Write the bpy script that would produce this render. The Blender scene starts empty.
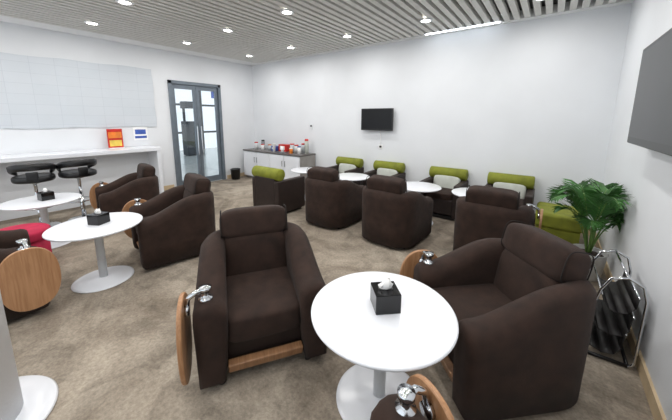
import bpy, bmesh, math, random
from mathutils import Vector, Matrix
random.seed(7)
scene=bpy.context.scene
col=scene.collection
pi=math.pi
# ------------------------------------------------------------ materials
def lin(c):
    c=c/255.0
    return c/12.92 if c<=.04045 else ((c+.055)/1.055)**2.4
def L3(rgb): return (lin(rgb[0]),lin(rgb[1]),lin(rgb[2]),1)
def mat(name,rgb,rough=.5,metal=0,var=0,scale=8,bump=0,bscale=200,sheen=0,emit=0,spec=.5,coat=0):
    m=bpy.data.materials.new(name); m.use_nodes=True
    nt=m.node_tree; b=nt.nodes['Principled BSDF']
    b.inputs['Base Color'].default_value=L3(rgb)
    b.inputs['Roughness'].default_value=rough
    b.inputs['Metallic'].default_value=metal
    b.inputs['Specular IOR Level'].default_value=spec
    if coat: b.inputs['Coat Weight'].default_value=coat
    if sheen:
        b.inputs['Sheen Weight'].default_value=sheen
        b.inputs['Sheen Roughness'].default_value=.5
    if emit:
        b.inputs['Emission Color'].default_value=L3(rgb); b.inputs['Emission Strength'].default_value=emit
    tc=nt.nodes.new('ShaderNodeTexCoord')
    if var:
        n=nt.nodes.new('ShaderNodeTexNoise'); n.inputs['Scale'].default_value=scale; n.inputs['Detail'].default_value=6
        nt.links.new(tc.outputs['Object'],n.inputs['Vector'])
        r=nt.nodes.new('ShaderNodeValToRGB')
        r.color_ramp.elements[0].position=.3; r.color_ramp.elements[1].position=.7
        lo=tuple(max(0,c*(1-var)) for c in rgb); hi=tuple(min(255,c*(1+var)) for c in rgb)
        r.color_ramp.elements[0].color=L3(lo); r.color_ramp.elements[1].color=L3(hi)
        nt.links.new(n.outputs['Fac'],r.inputs['Fac']); nt.links.new(r.outputs['Color'],b.inputs['Base Color'])
    if bump:
        n2=nt.nodes.new('ShaderNodeTexNoise'); n2.inputs['Scale'].default_value=bscale; n2.inputs['Detail'].default_value=3
        nt.links.new(tc.outputs['Object'],n2.inputs['Vector'])
        bp=nt.nodes.new('ShaderNodeBump'); bp.inputs['Strength'].default_value=bump; bp.inputs['Distance'].default_value=.01
        nt.links.new(n2.outputs['Fac'],bp.inputs['Height']); nt.links.new(bp.outputs['Normal'],b.inputs['Normal'])
    return m
M={}
M['wall']=mat('wall_paint',(227,230,234),.7,var=.012,scale=1.5,bump=.05,bscale=60)
M['ceil']=mat('ceiling_void',(104,104,104),.9,var=.03)
M['slat']=mat('slat_paint',(218,217,212),.5,var=.02)
M['soffit']=mat('soffit_paint',(236,237,237),.7,var=.01)
M['brown']=mat('brown_upholstery',(48,34,28),.85,var=.18,scale=12,bump=.3,bscale=350,sheen=.04,spec=.3)
M['brown2']=mat('brown_leatherette',(40,28,24),.6,var=.12,scale=14,bump=.15,bscale=200)
M['seam']=mat('seam_piping',(24,16,13),.8,var=.1)
M['green']=mat('olive_upholstery',(124,130,38),.75,var=.08,scale=10,bump=.2,bscale=300)
M['pale']=mat('pale_cushion',(200,204,196),.8,var=.04,bump=.1)
M['red']=mat('crimson_upholstery',(176,26,66),.8,var=.1,bump=.1)
M['white']=mat('white_lacquer',(232,235,241),.22,var=.008,scale=3)
M['whitem']=mat('white_metal',(225,228,230),.35,var=.02)
M['chrome']=mat('chrome',(215,218,222),.15,metal=1,var=.02)
M['steel']=mat('brushed_steel',(150,152,155),.3,metal=1,var=.04)
M['alum']=mat('grey_aluminium',(112,122,132),.4,metal=.35,var=.04)
M['black']=mat('black_plastic',(20,20,22),.35,var=.1)
M['sling']=mat('black_leather_sling',(34,32,32),.55,var=.15)
M['blackg']=mat('black_gloss',(14,14,16),.12,var=.1)
M['screen']=mat('screen_glass',(20,21,24),.28,var=.05,scale=2,spec=.3)
M['tissue']=mat('tissue_paper',(245,245,245),.9,var=.01)
M['cab']=mat('cabinet_laminate',(206,212,216),.35,var=.02)
M['cabend']=mat('cabinet_end_laminate',(150,146,142),.4,var=.04)
M['cabtop']=mat('counter_stone',(96,92,90),.3,var=.15,scale=40)
M['pot']=mat('grey_ceramic_pot',(170,170,168),.3,var=.08)
M['soil']=mat('potting_soil',(50,38,28),.95,var=.3,scale=40)
M['leaf']=mat('palm_leaf',(56,100,46),.5,var=.35,scale=6)
M['stem']=mat('palm_stem',(92,124,60),.5,var=.15)
M['redp']=mat('red_packaging',(200,38,30),.4,var=.1)
M['orange']=mat('orange_packaging',(230,130,50),.4,var=.1)
M['yellow']=mat('yellow_packaging',(230,200,90),.4,var=.1)
M['bluep']=mat('blue_print',(60,90,170),.5,var=.1)
M['ledge']=mat('baseboard_wood',(206,184,150),.5,var=.06,scale=5)
M['corr_floor']=mat('corridor_tile',(190,192,190),.15,var=.05)
M['corr_wall']=mat('corridor_panel',(190,196,200),.5,var=.1)
M['dark']=mat('dark_panel',(52,56,62),.3,var=.15)
M['foliage']=mat('shrub_foliage',(60,96,54),.7,var=.5,scale=12)
M['lamp']=mat('lamp_diffuser',(255,252,245),.5,emit=14)
M['striplamp']=mat('strip_lamp_diffuser',(240,248,255),.5,emit=7)
# wood
def wood(name,a,b_,ax='X',sc=1):
    m=mat(name,a,.38); nt=m.node_tree; b=nt.nodes['Principled BSDF']
    tc=nt.nodes.new('ShaderNodeTexCoord'); mp=nt.nodes.new('ShaderNodeMapping')
    mp.inputs['Scale'].default_value=(3*sc,30*sc,3*sc) if ax=='X' else (30*sc,30*sc,2*sc)
    n=nt.nodes.new('ShaderNodeTexNoise'); n.inputs['Scale'].default_value=2; n.inputs['Detail'].default_value=8; n.inputs['Distortion'].default_value=.8
    r=nt.nodes.new('ShaderNodeValToRGB'); r.color_ramp.elements[0].position=.35; r.color_ramp.elements[1].position=.65
    r.color_ramp.elements[0].color=L3(a); r.color_ramp.elements[1].color=L3(b_)
    nt.links.new(tc.outputs['Object'],mp.inputs['Vector']); nt.links.new(mp.outputs['Vector'],n.inputs['Vector'])
    nt.links.new(n.outputs['Fac'],r.inputs['Fac']); nt.links.new(r.outputs['Color'],b.inputs['Base Color'])
    return m
M['wood']=wood('beech_veneer',(160,116,80),(182,138,100),ax='Z')
M['woodedge']=wood('beech_board',(134,96,66),(166,124,88),ax='X')
def paper():
    m=mat('paper_sheet',(196,204,211),.6,bump=.5,bscale=5); nt=m.node_tree; b=nt.nodes['Principled BSDF']
    tc=nt.nodes.new('ShaderNodeTexCoord'); sx=nt.nodes.new('ShaderNodeSeparateXYZ'); cx=nt.nodes.new('ShaderNodeCombineXYZ')
    nt.links.new(tc.outputs['Object'],sx.inputs[0]); nt.links.new(sx.outputs['Y'],cx.inputs['X']); nt.links.new(sx.outputs['Z'],cx.inputs['Y'])
    br=nt.nodes.new('ShaderNodeTexBrick'); br.offset=0; br.inputs['Scale'].default_value=1
    br.inputs['Brick Width'].default_value=.31; br.inputs['Row Height'].default_value=.17; br.inputs['Mortar Size'].default_value=.003; br.inputs['Mortar Smooth'].default_value=.6
    br.inputs['Color1'].default_value=L3((207,213,220)); br.inputs['Color2'].default_value=L3((204,211,218)); br.inputs['Mortar'].default_value=L3((190,197,205))
    nt.links.new(cx.outputs[0],br.inputs['Vector']); nt.links.new(br.outputs['Color'],b.inputs['Base Color'])
    return m
M['paper']=paper()
# carpet
def carpet():
    m=bpy.data.materials.new('carpet_mottled'); m.use_nodes=True; nt=m.node_tree; b=nt.nodes['Principled BSDF']
    b.inputs['Roughness'].default_value=.95; b.inputs['Specular IOR Level'].default_value=.15
    tc=nt.nodes.new('ShaderNodeTexCoord')
    def noise(s,d,dist=0,rough=.6):
        n=nt.nodes.new('ShaderNodeTexNoise'); n.inputs['Scale'].default_value=s; n.inputs['Detail'].default_value=d
        n.inputs['Distortion'].default_value=dist; n.inputs['Roughness'].default_value=rough
        nt.links.new(tc.outputs['Object'],n.inputs['Vector']); return n
    a=noise(1.1,8,.8,.65); f=noise(45,4,0,.7); s=noise(2.6,6,1.2,.62)
    r=nt.nodes.new('ShaderNodeValToRGB'); r.color_ramp.elements[0].position=.38; r.color_ramp.elements[1].position=.62
    r.color_ramp.elements[0].color=L3((132,121,108)); r.color_ramp.elements[1].color=L3((177,166,151))
    nt.links.new(a.outputs['Fac'],r.inputs['Fac'])
    def mul(c1,fac_node,lo,hi,p0,p1):
        rr=nt.nodes.new('ShaderNodeValToRGB'); rr.color_ramp.elements[0].position=p0; rr.color_ramp.elements[1].position=p1
        rr.color_ramp.elements[0].color=(lo,lo,lo,1); rr.color_ramp.elements[1].color=(hi,hi,hi,1)
        nt.links.new(fac_node.outputs['Fac'],rr.inputs['Fac'])
        mx=nt.nodes.new('ShaderNodeMixRGB'); mx.blend_type='MULTIPLY'; mx.inputs[0].default_value=1
        nt.links.new(c1,mx.inputs[1]); nt.links.new(rr.outputs['Color'],mx.inputs[2]); return mx.outputs[0]
    c=mul(r.outputs['Color'],f,.70,1.15,.3,.7); c=mul(c,s,.68,1.03,.34,.54)
    nt.links.new(c,b.inputs['Base Color'])
    bp=nt.nodes.new('ShaderNodeBump'); bp.inputs['Strength'].default_value=.5; bp.inputs['Distance'].default_value=.01
    nt.links.new(f.outputs['Fac'],bp.inputs['Height']); nt.links.new(bp.outputs['Normal'],b.inputs['Normal'])
    return m
M['carpet']=carpet()
def glass():
    m=bpy.data.materials.new('door_glass'); m.use_nodes=True; nt=m.node_tree
    for n in list(nt.nodes):
        if n.type!='OUTPUT_MATERIAL': nt.nodes.remove(n)
    o=[n for n in nt.nodes if n.type=='OUTPUT_MATERIAL'][0]
    t=nt.nodes.new('ShaderNodeBsdfTransparent'); t.inputs[0].default_value=(.94,.97,.98,1)
    g=nt.nodes.new('ShaderNodeBsdfGlossy'); g.inputs['Roughness'].default_value=.01
    mx=nt.nodes.new('ShaderNodeMixShader'); mx.inputs[0].default_value=.07
    nt.links.new(t.outputs[0],mx.inputs[1]); nt.links.new(g.outputs[0],mx.inputs[2]); nt.links.new(mx.outputs[0],o.inputs[0])
    return m
M['glass']=glass()
# ------------------------------------------------------------ mesh helpers
def mesh_of(name,bm,m,smooth=False):
    bmesh.ops.recalc_face_normals(bm,faces=bm.faces[:])
    me=bpy.data.meshes.new(name); bm.to_mesh(me); bm.free()
    me.materials.append(M[m] if isinstance(m,str) else m)
    if smooth:
        for p in me.polygons: p.use_smooth=True
    return me
def add_box(bm,c,s,bev=0,seg=2,rotz=0,rot=None):
    mt=Matrix.Translation(c)@(rot.to_4x4() if rot else Matrix.Rotation(rotz,4,'Z'))@Matrix.Diagonal((s[0],s[1],s[2],1))
    g=bmesh.ops.create_cube(bm,size=1,matrix=mt)
    if bev:
        es=set()
        for v in g['verts']: es.update(v.link_edges)
        bmesh.ops.bevel(bm,geom=list(es),offset=bev,segments=seg,profile=.5,affect='EDGES')
def box(name,c,s,m,bev=0,seg=2,rotz=0,rot=None,smooth=False):
    bm=bmesh.new(); add_box(bm,c,s,bev,seg,rotz,rot); return (name,mesh_of(name,bm,m,smooth))
def add_lathe(bm,prof,n=48,c=(0,0,0)):
    rings=[]
    for r,z in prof:
        if r<1e-5: rings.append([bm.verts.new((c[0],c[1],c[2]+z))])
        else: rings.append([bm.verts.new((c[0]+r*math.cos(2*pi*i/n),c[1]+r*math.sin(2*pi*i/n),c[2]+z)) for i in range(n)])
    for a,b in zip(rings,rings[1:]):
        for i in range(n):
            j=(i+1)%n
            if len(a)==1 and len(b)==1: continue
            if len(a)==1: bm.faces.new((a[0],b[i],b[j]))
            elif len(b)==1: bm.faces.new((a[i],a[j],b[0]))
            else: bm.faces.new((a[i],a[j],b[j],b[i]))
def lathe(name,prof,m,n=48,c=(0,0,0),smooth=True):
    bm=bmesh.new(); add_lathe(bm,prof,n,c); return (name,mesh_of(name,bm,m,smooth))
def add_tube(bm,pts,r,n=10,closed=False):
    pts=[Vector(p) for p in pts]; N=len(pts); rings=[]
    prev=None
    for i,p in enumerate(pts):
        a=pts[(i-1)%N] if (i>0 or closed) else p; b=pts[(i+1)%N] if (i<N-1 or closed) else p
        d=(b-a).normalized()
        if prev is None:
            u=d.orthogonal().normalized()
        else:
            u=(prev-d*prev.dot(d)).normalized()
        prev=u; w=d.cross(u)
        rr=r[i] if isinstance(r,(list,tuple)) else r
        rings.append([bm.verts.new(p+u*rr*math.cos(2*pi*k/n)+w*rr*math.sin(2*pi*k/n)) for k in range(n)])
    for i in range(N if closed else N-1):
        a=rings[i]; b=rings[(i+1)%N]
        for k in range(n):
            bm.faces.new((a[k],a[(k+1)%n],b[(k+1)%n],b[k]))
    if not closed:
        bm.faces.new(rings[0]); bm.faces.new(rings[-1])
def tube(name,pts,r,m,n=10,closed=False):
    bm=bmesh.new(); add_tube(bm,pts,r,n,closed); return (name,mesh_of(name,bm,m,True))
def add_super(bm,c,s,e1=.5,e2=.5,rot=None,nu=40,nv=20):
    def sp(x,e): return math.copysign(abs(x)**e,x)
    rings=[]
    R=rot.to_3x3() if rot else Matrix.Identity(3)
    for j in range(nv+1):
        ph=-pi/2+pi*j/nv
        if j in (0,nv):
            rings.append([bm.verts.new(Vector(c)+R@Vector((0,0,s[2]*sp(math.sin(ph),e1))))]); continue
        ring=[]
        for i in range(nu):
            th=2*pi*i/nu
            v=Vector((s[0]*sp(math.cos(ph),e1)*sp(math.cos(th),e2),s[1]*sp(math.cos(ph),e1)*sp(math.sin(th),e2),s[2]*sp(math.sin(ph),e1)))
            ring.append(bm.verts.new(Vector(c)+R@v))
        rings.append(ring)
    for a,b in zip(rings,rings[1:]):
        for i in range(nu):
            j=(i+1)%nu
            if len(a)==1: bm.faces.new((a[0],b[i],b[j]))
            elif len(b)==1: bm.faces.new((a[i],a[j],b[0]))
            else: bm.faces.new((a[i],a[j],b[j],b[i]))
def superq(name,c,s,m,e1=.5,e2=.5,rot=None):
    bm=bmesh.new(); add_super(bm,c,s,e1,e2,rot); return (name,mesh_of(name,bm,m,True))
def place(name,parts,loc=(0,0,0),rotz=0,sc=1):
    if len(parts)==1:
        o=bpy.data.objects.new(name,parts[0][1]); col.objects.link(o); o.location=loc; o.rotation_euler=(0,0,rotz); o.scale=(sc,)*3; return o
    e=bpy.data.objects.new(name,None); col.objects.link(e); e.location=loc; e.rotation_euler=(0,0,rotz); e.empty_display_size=.1; e.scale=(sc,)*3
    for n,me in parts:
        o=bpy.data.objects.new(n,me); col.objects.link(o); o.parent=e
    return e
# ------------------------------------------------------------ ROOM SHELL
XL,XR,YB,YF,H=-7.05,.65,5.41,-3.0,3.13
D0,D1,DH=3.08,4.36,2.50
place('floor',[box('floor',((XL+XR)/2,(YB+YF)/2,-.05),(XR-XL,YB-YF,.1),'carpet')])
place('wall_back',[box('wall_back',((XL+XR)/2,YB+.06,1.65),(XR-XL+.4,.12,3.3),'wall')])
place('wall_right',[box('wall_right',(XR+.06,(YB+YF)/2,1.65),(.12,YB-YF,3.3),'wall')])
bm=bmesh.new()
add_box(bm,(XL-.06,(YF+D0)/2,1.65),(.12,D0-YF,3.3))
add_box(bm,(XL-.06,(YB+D1)/2,1.65),(.12,YB-D1,3.3))
add_box(bm,(XL-.06,(D0+D1)/2,(DH+3.3)/2),(.12,D1-D0,3.3-DH))
place('wall_left',[('wall_left',mesh_of('wall_left',bm,'wall'))])
place('ceiling',[box('ceiling',((XL+XR)/2,(YB+YF)/2,3.3),(XR-XL+.3,YB-YF+.3,.06),'ceil')])
bm=bmesh.new()
add_box(bm,((XL-6.66)/2,(YB+YF)/2,H+.06),(-6.66-XL,YB-YF,.12))
add_box(bm,((-6.66+XR)/2,YB-.06,H+.06),(XR+6.66,.12,.12))
place('trim_1',[('soffit',mesh_of('soffit',bm,'soffit'))])
bm=bmesh.new(); x=-6.60
while x<XR-.03:
    add_box(bm,(x,(5.27+YF)/2,H+.035),(.074,5.27-YF,.07)); x+=.128
place('trim_2',[('ceiling_slats',mesh_of('ceiling_slats',bm,'slat'))])
# baseboards
bm=bmesh.new(); add_box(bm,((XL+XR)/2,YB-.008,.05),(XR-XL,.016,.1)); place('baseboard_back',[('b',mesh_of('baseboard_back',bm,'ledge'))])
bm=bmesh.new(); add_box(bm,(XR-.008,(YB+YF)/2,.05),(.016,YB-YF,.1)); place('baseboard_right',[('b',mesh_of('baseboard_right',bm,'ledge'))])
bm=bmesh.new(); add_box(bm,(XL+.008,(D0-.06+YF)/2,.05),(.016,D0-.06-YF,.1)); add_box(bm,(XL+.008,(YB+D1+.06)/2,.05),(.016,YB-D1-.06,.1)); place('baseboard_left',[('b',mesh_of('baseboard_left',bm,'ledge'))])
# ------------------------------------------------------------ DOOR
bm=bmesh.new()
fx=XL-.03
add_box(bm,(fx,D0+.035,DH/2),(.14,.07,DH)); add_box(bm,(fx,D1-.035,DH/2),(.14,.07,DH)); add_box(bm,(fx,(D0+D1)/2,DH-.035),(.14,D1-D0,.07))
frame=('frame',mesh_of('door_frame',bm,'alum'))
parts=[frame]
mid=(D0+D1)/2
for k,(a,b) in enumerate(((D0+.075,mid-.004),(mid+.004,D1-.075))):
    bm=bmesh.new()
    t=.07; z0,z1=.012,DH-.075
    add_box(bm,(fx,a+t/2,(z0+z1)/2),(.05,t,z1-z0),.004,1); add_box(bm,(fx,b-t/2,(z0+z1)/2),(.05,t,z1-z0),.004,1)
    add_box(bm,(fx,(a+b)/2,z0+.07),(.048,b-a-2*t,.14)); add_box(bm,(fx,(a+b)/2,z1-.05),(.048,b-a-2*t,.1))
    parts.append(('leaf_%d'%(k+1),mesh_of('leaf',bm,'alum')))
    parts.append(box('glass_%d'%(k+1),(fx,(a+b)/2,(z0+z1)/2+.02),(.01,b-a-2*t,z1-z0-.24),'glass'))
    hy=b-.045 if k==0 else a+.045
    bm=bmesh.new(); add_tube(bm,[(fx+.075,hy,.75),(fx+.075,hy,1.45)],.015)
    add_tube(bm,[(fx+.02,hy,.85),(fx+.075,hy,.85)],.01); add_tube(bm,[(fx+.02,hy,1.35),(fx+.075,hy,1.35)],.01)
    parts.append(('handle_%d'%(k+1),mesh_of('handle',bm,'chrome')))
place('door_1',parts)
# corridor beyond the door
place('corridor_floor',[box('cf',(-11.2,5.5,-.06),(8,13,.1),'corr_floor')])
place('corridor_ceiling',[box('cc',(-11.2,5.5,3.6),(8,13,.1),'corr_wall')])
bm=bmesh.new()
for y in (0,1.5,3,4.5,6,7.5,9,10.5): add_box(bm,(-15,y+.6,1.75),(.12,.12,3.5))
for z in (.9,2.3): add_box(bm,(-15,5.5,z),(.1,13,.1))
place('window_1',[('curtain_wall_mullions',mesh_of('mullions',bm,'dark'))])
bm=bmesh.new(); add_box(bm,(-12.9,6.5,.75),(.5,.7,1.5),.03); add_box(bm,(-12.9,6.5,2.2),(.4,.7,.3),.02); add_box(bm,(-12.9,6.2,1.2),(.08,.08,2.3)); add_box(bm,(-12.9,6.8,1.2),(.08,.08,2.3))
place('information_kiosk',[('kiosk',mesh_of('kiosk',bm,'dark'))])
bm=bmesh.new(); add_box(bm,(-12.5,8.0,2.7),(.1,1.4,.34),.02); add_box(bm,(-12.5,7.5,3.2),(.03,.03,.75)); add_box(bm,(-12.5,8.5,3.2),(.03,.03,.75)); place('hanging_sign',[('d',mesh_of('hs',bm,'bluep'))])
bm=bmesh.new()
for y in (2,3.5,5,6.5,8,9.5): add_box(bm,(-11,y,3.53),(6,.12,.04))
sl=place('corridor_strip_light',[('d',mesh_of('csl',bm,'striplamp'))])
bm=bmesh.new()
for i in range(22):
    add_super(bm,(-13.6+random.uniform(-.2,.2),5.3+random.uniform(-.5,.5),.5+random.uniform(-.1,.3)),(.15,.15,.13),1,1,nu=8,nv=5)
sh=('foliage',mesh_of('shrub',bm,'foliage'))
place('corridor_planter',[sh,box('planter_box',(-13.6,5.3,.22),(.5,1.2,.42),'whitem',.02)])
# ------------------------------------------------------------ DOWNLIGHTS
ring=lathe('trim_ring',[(.065,0),(.09,0),(.097,.008),(.09,.02),(.065,.02),(.065,0)],'whitem',32)
diff=lathe('diffuser',[(0,.006),(.065,.006),(.065,.012),(0,.012)],'lamp',32)
LP=10.8
for xx in (-5.95,-4.55,-3.12,-1.69,-.26):
    for yy in (-1.38,.09,1.56,3.03,4.5):
        e=place('downlight',[ring,diff],(xx,yy,H-.02))
        ld=bpy.data.lights.new('downlight_lamp','AREA'); ld.shape='DISK'; ld.size=.12; ld.energy=LP; ld.color=(1,.975,.945)
        lo=bpy.data.objects.new('lamp',ld); col.objects.link(lo); lo.parent=e; lo.location=(0,0,-.004)
# recessed linear wall-washer in the slot between slats and soffit
place('wall_washer_light',[box('housing',(0,0,.02),(1.2,.05,.02),'whitem',.003),box('tube',(0,0,.004),(1.16,.025,.01),'striplamp')],(-1.38,5.24,H-.012))
# ------------------------------------------------------------ TUB ARMCHAIR  (faces +X, sitter's right = -Y)
def tub_parts():
    P=[]
    path=[]
    W=.285
    for i in range(11): path.append((.34-(.34+.07)*i/10,-W))
    for i in range(1,30):
        a=-pi/2-pi*i/30
        cx,sx=math.cos(a),math.sin(a)
        e=.60
        path.append((-.07+.25*math.copysign(abs(cx)**e,cx),W*math.copysign(abs(sx)**e,sx)))
    for i in range(11): path.append((-.07+(.41)*i/10,W))
    def section(t,zt,zb):
        h=t/2
        pts=[(-h*.9,zb),(h*.7,zb),(h*.9,zb+.12),(h*1.02,zb+.28),(h*1.08,zt-.09),(h*.98,zt-.04),(h*.6,zt-.008),(0,zt+.004),(-h*.6,zt-.008),(-h*.95,zt-.04),(-h*1.0,zt-.1),(-h*.95,zb+.2)]
        return pts
    bm=bmesh.new(); rings=[]; N=len(path)
    def tangent(i):
        a=Vector(path[max(0,i-1)]); b=Vector(path[min(N-1,i+1)]); return (b-a).normalized()
    def mk(p,nrm,t,zt,zb,k=1.0):
        sec=section(t,zt,zb); cz=(zt+zb)/2
        return [bm.verts.new((p[0]+nrm[0]*d*k,p[1]+nrm[1]*d*k,cz+(z-cz)*(1-(1-k)*.3))) for d,z in sec]
    for i in range(N):
        tg=tangent(i); nrm=(tg.y,-tg.x)
        p=path[i]
        u=max(0,min(1,(.34-p[0])/.50)); s=u*u*(3-2*u)
        zt=.52+.16*s; t=.165-.02*s
        if i in (0,N-1):
            ext=[(.038,.35),(.034,.72),(.02,.93)]
            rr=[mk((p[0]+ex,p[1]),nrm,t,zt-.004,.04,k) for ex,k in ext]
            if i==0: rings+=rr+[mk(p,nrm,t,zt,.04)]
            else: rings+=[mk(p,nrm,t,zt,.04)]+rr[::-1]
        else: rings.append(mk(p,nrm,t,zt,.04))
    for a,b in zip(rings,rings[1:]):
        n=len(a)
        for k in range(n): bm.faces.new((a[k],a[(k+1)%n],b[(k+1)%n],b[k]))
    bm.faces.new(rings[0]); bm.faces.new(rings[-1])
    P.append(('shell',mesh_of('tub_shell',bm,'brown',True)))
    P.append(superq('seat_cushion',(.06,0,.325),(.295,.225,.085),'brown',.28,.3))
    P.append(superq('back_cushion',(-.20,0,.49),(.075,.225,.19),'brown',.4,.45,Matrix.Rotation(-.16,3,'Y')))
    P.append(box('front_apron',(.27,0,.19),(.04,.43,.12),'brown2',.01))
    P.append(box('wood_rail',(.325,0,.11),(.045,.42,.06),'woodedge',.006,2,0,Matrix.Rotation(.3,3,'Y')))
    P.append(box('plinth',(0,0,.085),(.54,.44,.09),'brown2',.01))
    rt=Matrix.Rotation(-.2,3,'Y')
    bm=bmesh.new(); add_super(bm,(-.255,0,.732),(.09,.236,.105),.48,.34,rt)
    P.append(('headrest',mesh_of('headrest',bm,'brown',True)))
    bm=bmesh.new()
    for sy in (-.225,.225):
        pts=[]
        for i in range(36):
            a=2*pi*i/36; cx,sx=math.cos(a),math.sin(a)
            v=rt@Vector((.079*math.copysign(abs(cx)**.55,cx),sy,.096*math.copysign(abs(sx)**.55,sx)))
            pts.append(v+Vector((-.255,0,.732)))
        add_tube(bm,pts,.0035,6,True)
    P.append(('headrest_piping',mesh_of('piping',bm,'seam',True)))
    bm=bmesh.new()
    for fxx in (.3,-.22):
        for fy in (-.25,.25): add_lathe(bm,[(0,0),(.022,0),(.018,.045),(0,.045)],12,(fxx,fy,0))
    P.append(('feet',mesh_of('feet',bm,'black',True)))
    bm=bmesh.new(); n=40
    def loop(y,k): return [bm.verts.new((.29+k*.16*math.copysign(abs(math.cos(2*pi*i/n))**.85,math.cos(2*pi*i/n)),y,.325+k*.235*math.copysign(abs(math.sin(2*pi*i/n))**.85,math.sin(2*pi*i/n)))) for i in range(n)]
    Ls=[loop(-.427,.985),loop(-.423,1),loop(-.409,1),loop(-.405,.985)]
    for a,b in zip(Ls,Ls[1:]):
        for k in range(n): bm.faces.new((a[k],a[(k+1)%n],b[(k+1)%n],b[k]))
    bm.faces.new(Ls[0]); bm.faces.new(Ls[-1])
    P.append(('writing_tablet',mesh_of('tablet',bm,'wood')))
    bm=bmesh.new()
    add_lathe(bm,[(0,0),(.034,0),(.036,.004),(.036,.016),(.02,.02),(.018,.05),(.03,.055),(.03,.075),(0,.08)],20,(.29,-.30,.52))
    add_tube(bm,[(.29,-.30,.58),(.30,-.345,.575),(.30,-.385,.55),(.29,-.396,.49)],.014,10)
    add_tube(bm,[(.29,-.382,.48),(.29,-.407,.48)],.03,14)
    P.append(('tablet_hinge',mesh_of('hinge',bm,'chrome',True)))
    return P
TUB=tub_parts()
TUB0=[p for p in TUB if p[0] not in ('writing_tablet','tablet_hinge')]
def chair(x,y,deg,tab=True,sc=1.12): return place('tub_armchair',TUB if tab else TUB0,(x,y,0),math.radians(deg),sc)
chair(-1.655,1.255,-33,True,1.13)     # front centre
chair(-.18,2.03,-137)     # front right
chair(-3.66,1.54,-102)    # left middle
chair(-5.44,1.62,-100,True,1.06)    # left far
chair(-3.74,-.09,90)      # left edge
chair(-.235,.435,148)       # foreground
chair(-2.74,3.62,90,False,1.1)
chair(-1.65,3.60,88,False,1.1)
chair(-.45,3.76,90,True,1.1)
# ------------------------------------------------------------ TABLES
def table_parts(r=.39):
    return [lathe('top',[(0,.572),(r-.03,.572),(r-.006,.580),(r,.588),(r,.594),(r-.004,.599),(r-.01,.6),(0,.6)],'white',72),
            lathe('post',[(0,.03),(.036,.03),(.036,.56),(.09,.56),(.09,.573),(0,.573)],'whitem',32),
            lathe('base',[(0,0),(.255,0),(.26,.004),(.258,.01),(.24,.014),(.10,.024),(.05,.034),(0,.034)],'white',56)]
TAB=table_parts(); TABN=table_parts(.405); TABB=table_parts(.345)
place('round_side_table',TABN,(-.67,1.345,0))
for x,y in ((-3.59,.765),(-5.22,.60)): place('round_side_table',TAB,(x,y,0))
for x,y in ((-4.02,4.39),(-2.92,4.39),(-1.62,4.40),(-.78,4.49)): place('round_side_table',TABB,(x,y,0))
def tissue_parts(m):
    bm=bmesh.new(); n=14
    base=[bm.verts.new((.030*math.cos(2*pi*i/n),.012*math.sin(2*pi*i/n),.102)) for i in range(n)]
    m1=[bm.verts.new((.034*math.cos(2*pi*i/n)*(1+.3*math.sin(3*i)),.02*math.sin(2*pi*i/n)+.006*math.cos(2*i),.125+.006*math.sin(4*i))) for i in range(n)]
    m2=[bm.verts.new((.016*math.cos(2*pi*i/n)+.008,.012*math.sin(2*pi*i/n),.15+.01*math.sin(2.3*i))) for i in range(n)]
    for a,b in ((base,m1),(m1,m2)):
        for k in range(n): bm.faces.new((a[k],a[(k+1)%n],b[(k+1)%n],b[k]))
    bm.faces.new(m2)
    return [box('case',(0,0,.052),(.13,.13,.104),m,.004),('tissue',mesh_of('tissue',bm,'tissue',True)),
            box('slot_trim',(0,0,.105),(.075,.035,.004),'black',.001)]
TIS=tissue_parts('blackg')
place('tissue_box',TIS,(-.665,1.37,.6),.75,1.1)
place('tissue_box',TIS,(-3.60,.79,.6),.5)
place('tissue_box',TIS,(-5.20,.64,.6),.2)
# ------------------------------------------------------------ GREEN BOLSTER CHAIRS (face +X)
def bolster_parts():
    return [box('arm_left',(0,.27,.30),(.60,.09,.52),'brown2',.018,3,smooth=False),
      box('arm_right',(0,-.27,.30),(.60,.09,.52),'brown2',.018,3),
      box('back_panel',(-.255,0,.32),(.09,.46,.56),'brown2',.018,3),
      box('seat_base',(.04,0,.20),(.50,.45,.24),'brown2',.015,3),
      superq('seat_cushion',(.05,0,.36),(.245,.22,.06),'brown',.3,.3),
      superq('back_cushion',(-.165,0,.50),(.06,.215,.13),'pale',.45,.4,Matrix.Rotation(-.1,3,'Y')),
      tube('bolster',[(-.22,-.30,.65),(-.22,-.29,.65),(-.22,.29,.65),(-.22,.30,.65)],[.08,.095,.095,.08],'green',24),
      box('feet',(0,0,.03),(.52,.52,.05),'black',.005)]
BOL=bolster_parts()
place('bolster_armchair',BOL,(-3.90,3.48,0),math.radians(90),1.1)
for x,y in ((-3.58,5.07),(-2.60,5.07),(-1.42,5.07),(-.45,5.07)): place('bolster_armchair',BOL,(x,y,0),math.radians(-90),1.07)
place('olive_bench',[box('seat',(0,0,.37),(.5,.66,.2),'green',.045,4),box('base',(0,0,.16),(.46,.62,.24),'green',.02,3),box('plinth',(0,0,.02),(.42,.58,.04),'black')],(.19,4.80,0))
place('crimson_pouf',[superq('seat',(0,0,.38),(.26,.26,.07),'red',.4,1),lathe('body',[(0,.03),(.2,.03),(.235,.1),(.235,.35),(0,.35)],'red',40),lathe('foot',[(0,0),(.18,0),(.18,.03),(0,.03)],'black',32)],(-4.58,.30,0))
# ------------------------------------------------------------ COLUMN
place('round_column',[lathe('shaft',[(0,0),(.2,0),(.2,3.13),(0,3.13)],'wall',64),lathe('base_flange',[(.2,0),(.34,0),(.345,.008),(.335,.018),(.22,.03),(.2,.03)],'white',64)],(-2.32,-.15,0))
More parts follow.
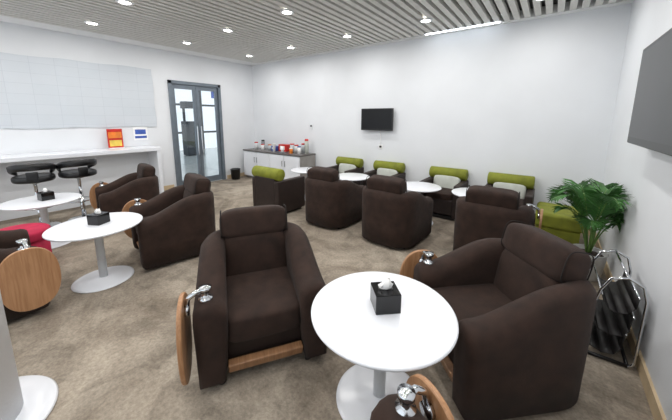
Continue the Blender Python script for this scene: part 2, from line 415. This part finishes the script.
# ------------------------------------------------------------ COUNTER + STOOLS
bm=bmesh.new(); add_box(bm,(-6.765,.30,1.02),(.53,4.6,.07),.004,1); t=('top',mesh_of('ctop',bm,'white'))
bm=bmesh.new(); add_box(bm,(-6.765,2.55,.4925),(.51,.06,.985),.004,1); add_box(bm,(-6.765,0.0,.4925),(.51,.06,.985)); p=('side_panel',mesh_of('cp',bm,'white'))
bm=bmesh.new(); add_box(bm,(-7.0,.30,.4925),(.03,4.5,.985)); bp=('back_panel',mesh_of('cb',bm,'wall'))
place('bar_counter',[t,p,bp])
def stool_parts():
    bm=bmesh.new()
    n=32
    rings=[]
    for i in range(n+1):
        a=math.radians(-125+250*i/n); k=abs(math.degrees(a))/125
        z0=.80+.10*(1-k**2.5)-.02; z1=z0+.10*(1-.45*k**3)
        ro=.235+.02*(1-k); ri=ro-.035
        rings.append([bm.verts.new((r*math.cos(a),r*1.0*math.sin(a),z)) for r,z in ((ri,z0),(ro-.01,z0),(ro,z0+.02),(ro+.006,z1-.01),(ro-.008,z1),(ri+.006,z1),(ri,z1-.02))])
    for a,b in zip(rings,rings[1:]):
        m=len(a)
        for k in range(m): bm.faces.new((a[k],a[(k+1)%m],b[(k+1)%m],b[k]))
    bm.faces.new(rings[0]); bm.faces.new(rings[-1])
    add_box(bm,(.222,0,.80),(.03,.12,.12),.01)
    shell=('back_band',mesh_of('stool_back',bm,'black',True))
    seat=superq('seat',(0,0,.745),(.225,.225,.055),'black',.5,.85)
    pole=lathe('pole',[(0,.02),(.03,.02),(.03,.4),(.022,.4),(.022,.66),(.09,.68),(.09,.70),(0,.70)],'chrome',24)
    base=lathe('base',[(0,0),(.21,0),(.212,.006),(.19,.016),(.05,.035),(0,.035)],'chrome',40)
    ringp=[(.17*math.cos(2*pi*i/28)-.08,.17*math.sin(2*pi*i/28),.30) for i in range(28)]
    bm=bmesh.new(); add_tube(bm,ringp,.011,8,True); add_tube(bm,[(0,0,.30),(-.09-.155,0,.30)],.009,8)
    return [shell,seat,pole,base,('footrest',mesh_of('footrest',bm,'chrome',True))]
ST=stool_parts()
place('bar_stool',ST,(-6.10,.66,0),math.radians(-10),1.03)
place('bar_stool',ST,(-6.10,1.16,0),math.radians(6),1.03)
def sheet(name,y0,y1,z0,z1,x,nx=60,nz=16,amp=.005):
    bm=bmesh.new(); g=[]
    for j in range(nz+1):
        row=[]
        for i in range(nx+1):
            zz=z1+.05*i/nx
            row.append(bm.verts.new((x+random.uniform(0,amp)+ .004*math.sin(i*.9+j*.5)+(.008 if i in (34,35) else 0),y0+(y1-y0)*i/nx+.006*math.sin(j*.7),z0+(zz-z0)*j/nz+.008*math.sin(i*.4))))
        g.append(row)
    for j in range(nz):
        for i in range(nx): bm.faces.new((g[j][i],g[j][i+1],g[j+1][i+1],g[j+1][i]))
    return (name,mesh_of(name,bm,'paper',True))
place('wall_paper_sheet',[sheet('sheet',-.6,2.77,1.47,2.64,XL+.012)])
place('notice_card',[box('card',(0,0,.19),(.012,.25,.38),'redp'),box('band',(.008,0,.26),(.004,.22,.12),'orange'),box('print',(.008,0,.10),(.004,.20,.12),'yellow'),box('foot',(0,0,.006),(.09,.25,.012),'whitem')],(-6.93,1.95,1.056))
place('wall_notice',[box('sheet',(0,0,0),(.006,.27,.27),'tissue'),box('print',(.004,0,.04),(.003,.2,.1),'bluep'),box('print_low',(.004,0,-.07),(.003,.22,.05),'bluep')],(XL+.006,2.44,1.32))
place('waste_bin',[lathe('bin',[(0,0),(.11,0),(.13,.27),(.138,.28),(.13,.285),(.12,.27),(.1,.02),(0,.02)],'black',32)],(-6.85,4.56,0))
# ------------------------------------------------------------ CABINET
cx0,cx1,cy0,cy1,ch=-6.85,-4.66,4.85,5.37,.80
parts=[box('carcass',((cx0+cx1)/2,(cy0+cy1)/2+.01,.42),(cx1-cx0-.02,cy1-cy0-.02,.70),'cab'),
 box('worktop',((cx0+cx1)/2,(cy0+cy1)/2,ch-.018),(cx1-cx0+.02,cy1-cy0+.03,.036),'cabtop',.004),
 box('end_panel',(cx1-.008,(cy0+cy1)/2,.41),(.02,cy1-cy0,.74),'cabend'),
 box('toe_kick',((cx0+cx1)/2,(cy0+cy1)/2+.03,.035),(cx1-cx0-.04,cy1-cy0-.08,.07),'cabend')]
bm=bmesh.new(); bh=bmesh.new(); w=(cx1-cx0-.03)/4
for i in range(4):
    xc=cx0+.005+w*(i+.5); add_box(bm,(xc,cy0-.002,.415),(w-.012,.022,.66),.003,1)
    hx=xc+(w/2-.05)*(1 if i%2==0 else -1); add_tube(bh,[(hx,cy0-.03,.48),(hx,cy0-.03,.62)],.007,8)
    add_tube(bh,[(hx,cy0-.01,.49),(hx,cy0-.03,.49)],.005,6); add_tube(bh,[(hx,cy0-.01,.61),(hx,cy0-.03,.61)],.005,6)
parts+= [('doors',mesh_of('cdoors',bm,'white')),('handles',mesh_of('chandles',bh,'steel'))]
place('storage_cabinet',parts)
def jar(x,y,r,h,m,lid):
    place('food_jar',[lathe('body',[(0,0),(r,0),(r,h*.8),(r*.85,h*.86),(0,h*.86)],m,24),lathe('lid',[(0,h*.86),(r*.9,h*.86),(r*.9,h),(0,h)],lid,24)],(x,y,ch))
jar(-6.62,5.12,.055,.2,'whitem','redp'); jar(-6.45,5.22,.05,.26,'steel','black'); jar(-6.30,5.08,.05,.16,'tissue','redp'); jar(-6.15,5.2,.055,.15,'cab','orange')
jar(-5.30,5.22,.06,.22,'cab','redp'); jar(-5.13,5.2,.06,.2,'whitem','redp'); jar(-4.80,5.22,.05,.36,'pale','redp')
jar(-5.10,4.98,.045,.14,'orange','tissue'); jar(-4.94,5.10,.05,.18,'tissue','bluep'); jar(-4.96,5.26,.045,.24,'cab','redp')
place('snack_box',[box('carton',(0,0,.09),(.26,.16,.18),'redp',.004),box('label',(0,-.082,.09),(.16,.003,.10),'tissue')],(-5.62,5.24,ch),.1)
place('snack_box',[box('carton',(0,0,.06),(.2,.14,.12),'bluep',.004),box('label',(0,-.072,.06),(.13,.003,.05),'tissue')],(-5.92,5.2,ch),-.1)
place('serving_tray',[box('tray',(0,0,.01),(.26,.16,.02),'steel',.006),lathe('cup_stack',[(0,.02),(.03,.02),(.04,.16),(0,.16)],'tissue',20)],(-5.40,4.97,ch))
place('paper_cup_stack',[lathe('cups',[(0,0),(.03,0),(.04,.2),(.044,.205),(.04,.21),(0,.21)],'tissue',20)],(-5.72,4.98,ch))
# ------------------------------------------------------------ TV, outlet, thermostat
place('television',[box('body',(0,0,0),(.73,.05,.45),'black',.008,3),box('screen',(0,-.026,.008),(.685,.004,.395),'screen'),box('wall_bracket',(0,.045,0),(.25,.05,.2),'black')],(-2.93,5.33,1.645))
place('wall_outlet',[box('plate',(0,0,0),(.09,.012,.09),'tissue',.004),box('sockets',(0,-.008,0),(.05,.006,.04),'black')],(-2.86,YB-.007,1.08))
place('television_cable',[tube('cable',[(-2.86,YB-.012,1.12),(-2.85,YB-.02,1.2),(-2.87,YB-.02,1.35),(-2.86,YB-.02,1.43)],.006,'tissue',8)])
place('wall_thermostat',[box('plate',(0,0,0),(.09,.018,.12),'whitem',.005),box('display',(0,-.010,.015),(.06,.003,.04),'dark')],(-4.80,YB-.009,1.46))
place('wall_monitor',[box('body',(0,0,0),(.07,1.22,.74),'black',.012,3),box('screen',(-.036,0,.01),(.004,1.13,.65),'screen'),box('wall_bracket',(.06,0,0),(.07,.4,.3),'black',.005)],(.545,2.76,1.85))
# ------------------------------------------------------------ PALM
def palm():
    bs=bmesh.new(); bl=bmesh.new()
    for i in range(19):
        az=2*pi*i/19+random.uniform(-.2,.2)+i*.9
        hgt=random.uniform(.6,.98); rad=random.uniform(.22,.56)
        dx,dy=math.cos(az),math.sin(az)
        if dx>0: rad*=(1-.62*dx)
        if dx<0: rad*=(1+.2*dx)
        if dy<0: rad*=1.2
        if dy>0: rad*=.9
        pts=[]
        n=18
        for k in range(n+1):
            s=k/n
            r=.02+rad*s**1.3; z=.28+(hgt-.28)*(math.sin(s*pi*.62)/1.0)
            p=Vector((dx*r,dy*r,z)); p.x=min(p.x,.17); pts.append(p)
        add_tube(bs,pts,[.007*(1-.75*k/n) for k in range(n+1)],6)
        for k in range(6,n+1):
            for sub in (0,.5):
                if k==n and sub: continue
                p=pts[k].lerp(pts[min(n,k+1)],sub); tg=(pts[min(n,k+1)]-pts[k-1]).normalized()
                side=tg.cross(Vector((0,0,1))).normalized(); s=k/n
                ln=.20*math.sin(pi*min(1,(s-.2)/.85+.12))+.04
                for sg in (-1,1):
                    d=(side*sg*.75+tg*.75+Vector((0,0,random.uniform(-.2,.15)))).normalized()
                    wv=tg.cross(d).cross(d).normalized()*.009
                    a=p; b=p+d*ln*.5+Vector((0,0,.006)); c=p+d*ln+Vector((0,0,-.03))
                    for q in (a,b,c): q.x=min(q.x,.195)
                    v=[bl.verts.new(a-wv*.4),bl.verts.new(a+wv*.4),bl.verts.new(b+wv),bl.verts.new(c),bl.verts.new(b-wv)]
                    bl.faces.new(v)
    return [('fronds',mesh_of('fronds',bs,'stem',True)),('leaflets',mesh_of('leaflets',bl,'leaf')),
      lathe('pot',[(0,0),(.12,0),(.13,.02),(.155,.28),(.162,.29),(.155,.30),(.14,.29),(.135,.25),(0,.25)],'pot',40),
      lathe('soil',[(0,.255),(.138,.255),(.1,.265),(0,.27)],'soil',24)]
place('potted_palm',palm(),(.445,3.90,0))
# ------------------------------------------------------------ MAGAZINE RACK
def rack():
    bt=bmesh.new()
    for y in (-.25,.25):
        add_tube(bt,[(-.17,y,.012),(.12,y,.012),(.15,y,.04),(.15,y,.50),(.125,y,.60),(.05,y,.64),(-.03,y,.61),(-.07,y,.52),(-.175,y,.04),(-.17,y,.012)],.009,10)
    for x,z in ((.05,.64),): add_tube(bt,[(x,-.25,z),(x,.25,z)],.008,8)
    bk=bmesh.new()
    for x,z in ((.12,.012),(-.17,.012)): add_tube(bk,[(x,-.25,z),(x,.25,z)],.011,8)
    for y in (-.25,.25): add_tube(bk,[(-.17,y,.014),(.12,y,.014)],.013,8)
    bp=bmesh.new()
    def sling(x0,z0,s):
        prof=[(-.12,.13),(-.105,.07),(-.07,.02),(-.01,.0),(.05,.015),(.08,.07),(.09,.17)]
        prof=[(x0+a*s,z0+b*s) for a,b in prof]
        for (a,b),(c,d) in zip(prof,prof[1:]):
            vs=[bp.verts.new(v) for v in ((a,-.24,b),(a,.24,b),(c,.24,d),(c,-.24,d))]; bp.faces.new(vs)
        for (a,b) in (prof[0],prof[-1]): add_tube(bt,[(a,-.25,b),(a,.25,b)],.006,8)
    sling(.04,.37,.85); sling(.02,.20,1.0); sling(-.01,.045,1.1)
    me=mesh_of('slings',bp,'sling',True)
    return [('frame',mesh_of('rack_frame',bt,'chrome',True)),('foot_bars',mesh_of('foot_bars',bk,'black',True)),('slings',me)]
r=place('magazine_rack',rack(),(.46,2.80,0),0)
for c in r.children:
    if c.name.startswith('slings'):
        md=c.modifiers.new('s','SOLIDIFY'); md.thickness=.005
# ------------------------------------------------------------ WORLD + CAMERA
w=bpy.data.worlds.new('World'); scene.world=w; w.use_nodes=True
bg=w.node_tree.nodes['Background']; bg.inputs[0].default_value=(.89,.95,1,1); bg.inputs[1].default_value=1.3
cam=bpy.data.cameras.new('Camera'); co=bpy.data.objects.new('Camera',cam); col.objects.link(co)
cam.lens=36*286.73/672; cam.sensor_width=36; cam.shift_y=-(210-167.28)/672; cam.clip_start=.02
p,yaw,roll=.170,.641,.005
F=Vector((-math.sin(yaw),math.cos(yaw),0)); R=Vector((math.cos(yaw),math.sin(yaw),0)); Z=Vector((0,0,1))
fw=F*math.cos(p)-Z*math.sin(p); up=F*math.sin(p)+Z*math.cos(p)
r_=R*math.cos(roll)+up*math.sin(roll); u_=-R*math.sin(roll)+up*math.cos(roll)
mt=Matrix((r_,u_,-fw)).transposed().to_4x4(); mt.translation=Vector((0,0,1.67)); co.matrix_world=mt
scene.camera=co
scene.view_settings.view_transform='Standard'
scene.view_settings.look='None'
